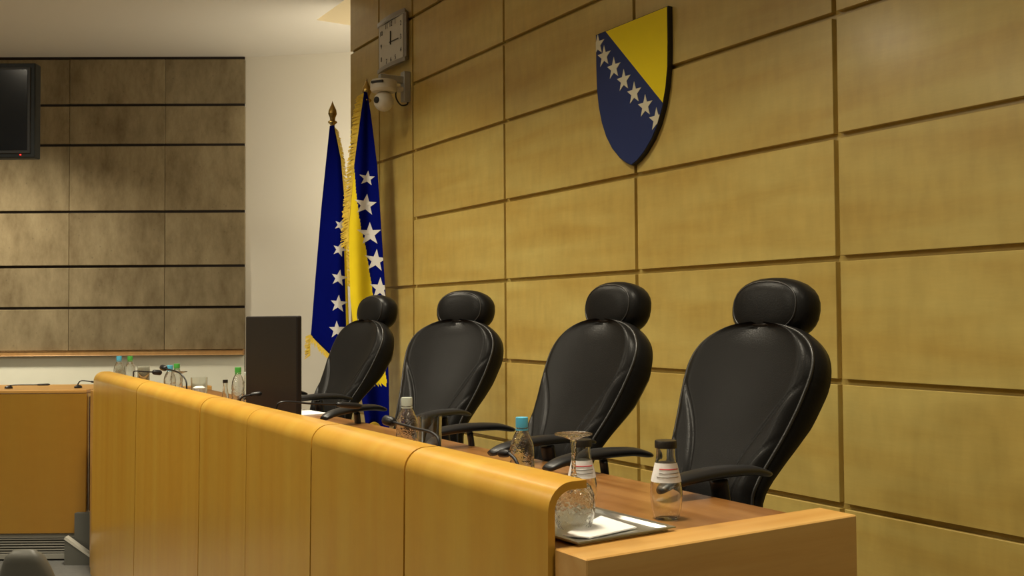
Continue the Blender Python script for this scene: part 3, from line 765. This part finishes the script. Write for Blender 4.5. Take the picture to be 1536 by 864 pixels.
def tumbler(loc, h, R, label):
    g = [(0, 0), (R*.88, 0), (R*.9, .002), (R, h), (R-.0022, h), (R*.88-.002, .010), (0, .010)]
    o = obj('tumbler', lathe('tumbler', g, 28), 'glass', None, loc); return tag(o, label, 'glass', 'drinking tumblers on the bench')
tumbler((1.50, 2.93, WT), .178, .040, 'clear straight tumbler beside the pale capped bottle')
tumbler((1.36, 7.33, WT), .178, .036, 'clear tumbler in front of the farthest blue capped bottle')
tumbler((1.50, 7.27, WT), .175, .042, 'clear tumbler beside the farthest microphone')
t3 = tumbler((1.50, 5.80, WT), .168, .046, 'clear tumbler holding a white napkin near the raised microphone')
np_ = obj('napkin', lathe('napkin', [(0, .012), (.030, .012), (.036, .05), (.038, .11), (.02, .12), (0, .10)], 10, False), 'paper', None, (1.50, 5.80, WT)); tag(np_, 'folded white napkin standing in a tumbler', 'napkin')

def wine_glass(loc, h, R, label):
    """upturned stem glass: rim on the table, foot in the air"""
    e = empty('wine_glass', loc); tag(e, label, 'wine glass', 'upturned wine glasses')
    t = .0016
    outer = [(R*.80, 0), (R*.93, h*.10), (R, h*.22), (R*.97, h*.34), (R*.80, h*.44), (R*.5, h*.50), (R*.2, h*.535)]
    inner = [(r-t, z-(t if i else 0)) for i, (r, z) in enumerate(outer)]
    prof = [(0, h*.52)]+inner[::-1]+outer+[(R*.10, h*.57), (R*.085, h*.75), (R*.11, h*.88), (R*.25, h*.95), (R*.86, h*.985), (R*.88, h), (0, h)]
    # bowl and stem as two joined lathes
    obj('bowl', lathe('bowl', [(0, h*.515)]+inner[::-1]+outer+[(0, h*.545)], 32), 'cut_glass', e)
    obj('stem', lathe('stem', [(0, h*.546), (R*.16, h*.546), (R*.11, h*.60), (R*.095, h*.75), (R*.12, h*.88), (R*.16, h*.93), (0, h*.93)], 20), 'cut_glass', e)
    obj('foot', lathe('foot', [(0, h*.931), (R*.2, h*.935), (R*.5, h*.965), (R*.88, h*.985), (R*.9, h), (0, h*.998)], 32), 'cut_glass', e)
    return e
TR = 1.2545
wine_glass((1.362, 1.925, TR+.004), .218, .050, 'upturned wine glass standing on the tray at the bench end')
wine_glass((1.46, 6.06, WT), .192, .042, 'upturned wine glass beside the raised microphone')

# tray with raised rim, napkin on it
ty = empty('serving_tray', (1.40, 1.955, WT), math.radians(2)); tag(ty, 'shallow steel serving tray on the bench end', 'tray')
tw, td = .130, .165
obj('base', box_me('base', -tw, tw, -td, td, .002, .0055, .001), 'tray', ty)
def rim():
    v = []; f = []; sec = [(0, .004), (.012, .012), (.026, .013), (.027, .010), (.013, .009), (.002, .002)]
    cor = [(-1, -1), (1, -1), (1, 1), (-1, 1)]
    for (a, b) in cor:
        for o_, z in sec: v.append((a*(tw-.014+o_), b*(td-.014+o_), z))
    n = len(sec)
    for i in range(4):
        j = (i+1) % 4
        for k in range(n): f.append((i*n+k, j*n+k, j*n+(k+1) % n, i*n+(k+1) % n))
    me = mesh_from('rim', v, f); bm = bmesh.new(); bm.from_mesh(me); bmesh.ops.recalc_face_normals(bm, faces=bm.faces); bm.to_mesh(me); bm.free(); return me
obj('rim', rim(), 'tray', ty)
nk = [(1.285, 1.86), (1.485, 1.985), (1.475, 1.835), (1.32, 1.808)]
o = obj('paper_napkin', prism('paper_napkin', [(x-1.39, y-1.88) for x, y in nk], 'z', 0, .003), 'paper', None, (1.39, 1.88, WT+.0085), (0, math.radians(0), 0)); tag(o, 'flat white paper napkin lying on the steel tray', 'napkin')
o = obj('document', box_me('document', -.08, .08, -.15, .15, 0, .006), 'paper', None, (1.852, 5.09, WT), (0, 0, .1)); tag(o, 'white paper documents on the worktop beside the monitor', 'paper')

# ------------------------------------------------------------------ gooseneck microphones
def mic(pts, head, label, base_dz=WT, hr=.011, hl=None):
    """pts from the foot upwards, head = last point"""
    b = pts[0]
    e = empty('microphone', (b[0], b[1], base_dz)); tag(e, label, 'microphone', 'gooseneck microphones')
    o0 = Vector((b[0], b[1], base_dz))
    obj('foot', lathe('foot', [(0, 0), (.028, 0), (.028, .012), (.012, .022), (0, .022)], 16), 'black_plastic', e)
    P_ = [Vector((b[0], b[1], base_dz+.01))]+[Vector(p) for p in pts[1:]]
    c = catmull([p-o0 for p in P_]+[], 8)
    obj('gooseneck', tube('gooseneck', c, .0045, 8), 'black_plastic', e)
    h0 = P_[-1]-o0; h1 = Vector(head)-o0; d = h1-h0
    k = [0, .06, .2, .5, .8, .94, 1]; rr = [.4, .75, .95, 1, 1, .7, .25]
    obj('head', tube('head', [h0+d*t for t in k], [hr*q for q in rr], 12), 'black_plastic', e)
    return e
mic([(1.38, 2.625, WT), (1.38, 2.632, 1.372), (1.38, 2.672, 1.404), (1.38, 2.80, 1.409), (1.38, 2.95, 1.414)], (1.38, 3.02, 1.416), 'black gooseneck microphone bent flat beside the tumbler', hr=.017)
mic([(1.36, 4.045, WT), (1.36, 4.04, 1.375), (1.385, 4.03, 1.405), (1.50, 4.03, 1.393), (1.62, 4.035, 1.383)], (1.74, 4.04, 1.368), 'black gooseneck microphone with a long head beside the monitor', hr=.013)
mic([(1.36, 4.555, WT), (1.36, 4.55, 1.365), (1.362, 4.515, 1.395), (1.385, 4.48, 1.405)], (1.437, 4.47, 1.412), 'short black gooseneck microphone in front of the monitor', hr=.010)
mic([(1.40, 7.11, WT), (1.40, 7.108, 1.374), (1.405, 7.09, 1.402), (1.47, 7.09, 1.397), (1.52, 7.095, 1.393)], (1.585, 7.10, 1.385), 'black gooseneck microphone beside the farthest tumblers', hr=.018)
mic([(1.40, 5.675, WT), (1.40, 5.677, 1.369), (1.398, 5.695, 1.413), (1.377, 5.76, 1.452), (1.35, 5.955, 1.467)], (1.345, 6.035, 1.472), 'black gooseneck microphone raised above the upturned wine glass', hr=.017)
mic([(1.40, 2.215, WT), (1.40, 2.218, 1.33), (1.40, 2.24, 1.372), (1.40, 2.275, 1.388)], (1.40, 2.325, 1.382), 'black gooseneck microphone half hidden beside the blue capped bottle', hr=.011)
a0 = B0+VD*.18; bz = 1.2425
def bp(h, z, d=.18): q = B0+VR*h+VD*d; return (q.x, q.y, z)
mic([bp(-.14, bz), bp(-.14, 1.275), bp(-.115, 1.296), bp(-.05, 1.290)], bp(.03, 1.276), 'black gooseneck microphone arched over the end of the side bench', bz, hr=.008)
mic([bp(-.66, bz), bp(-.655, 1.262), bp(-.60, 1.268), bp(-.45, 1.268)], bp(-.35, 1.270), 'black gooseneck microphone lying flat along the side bench', bz, hr=.008)
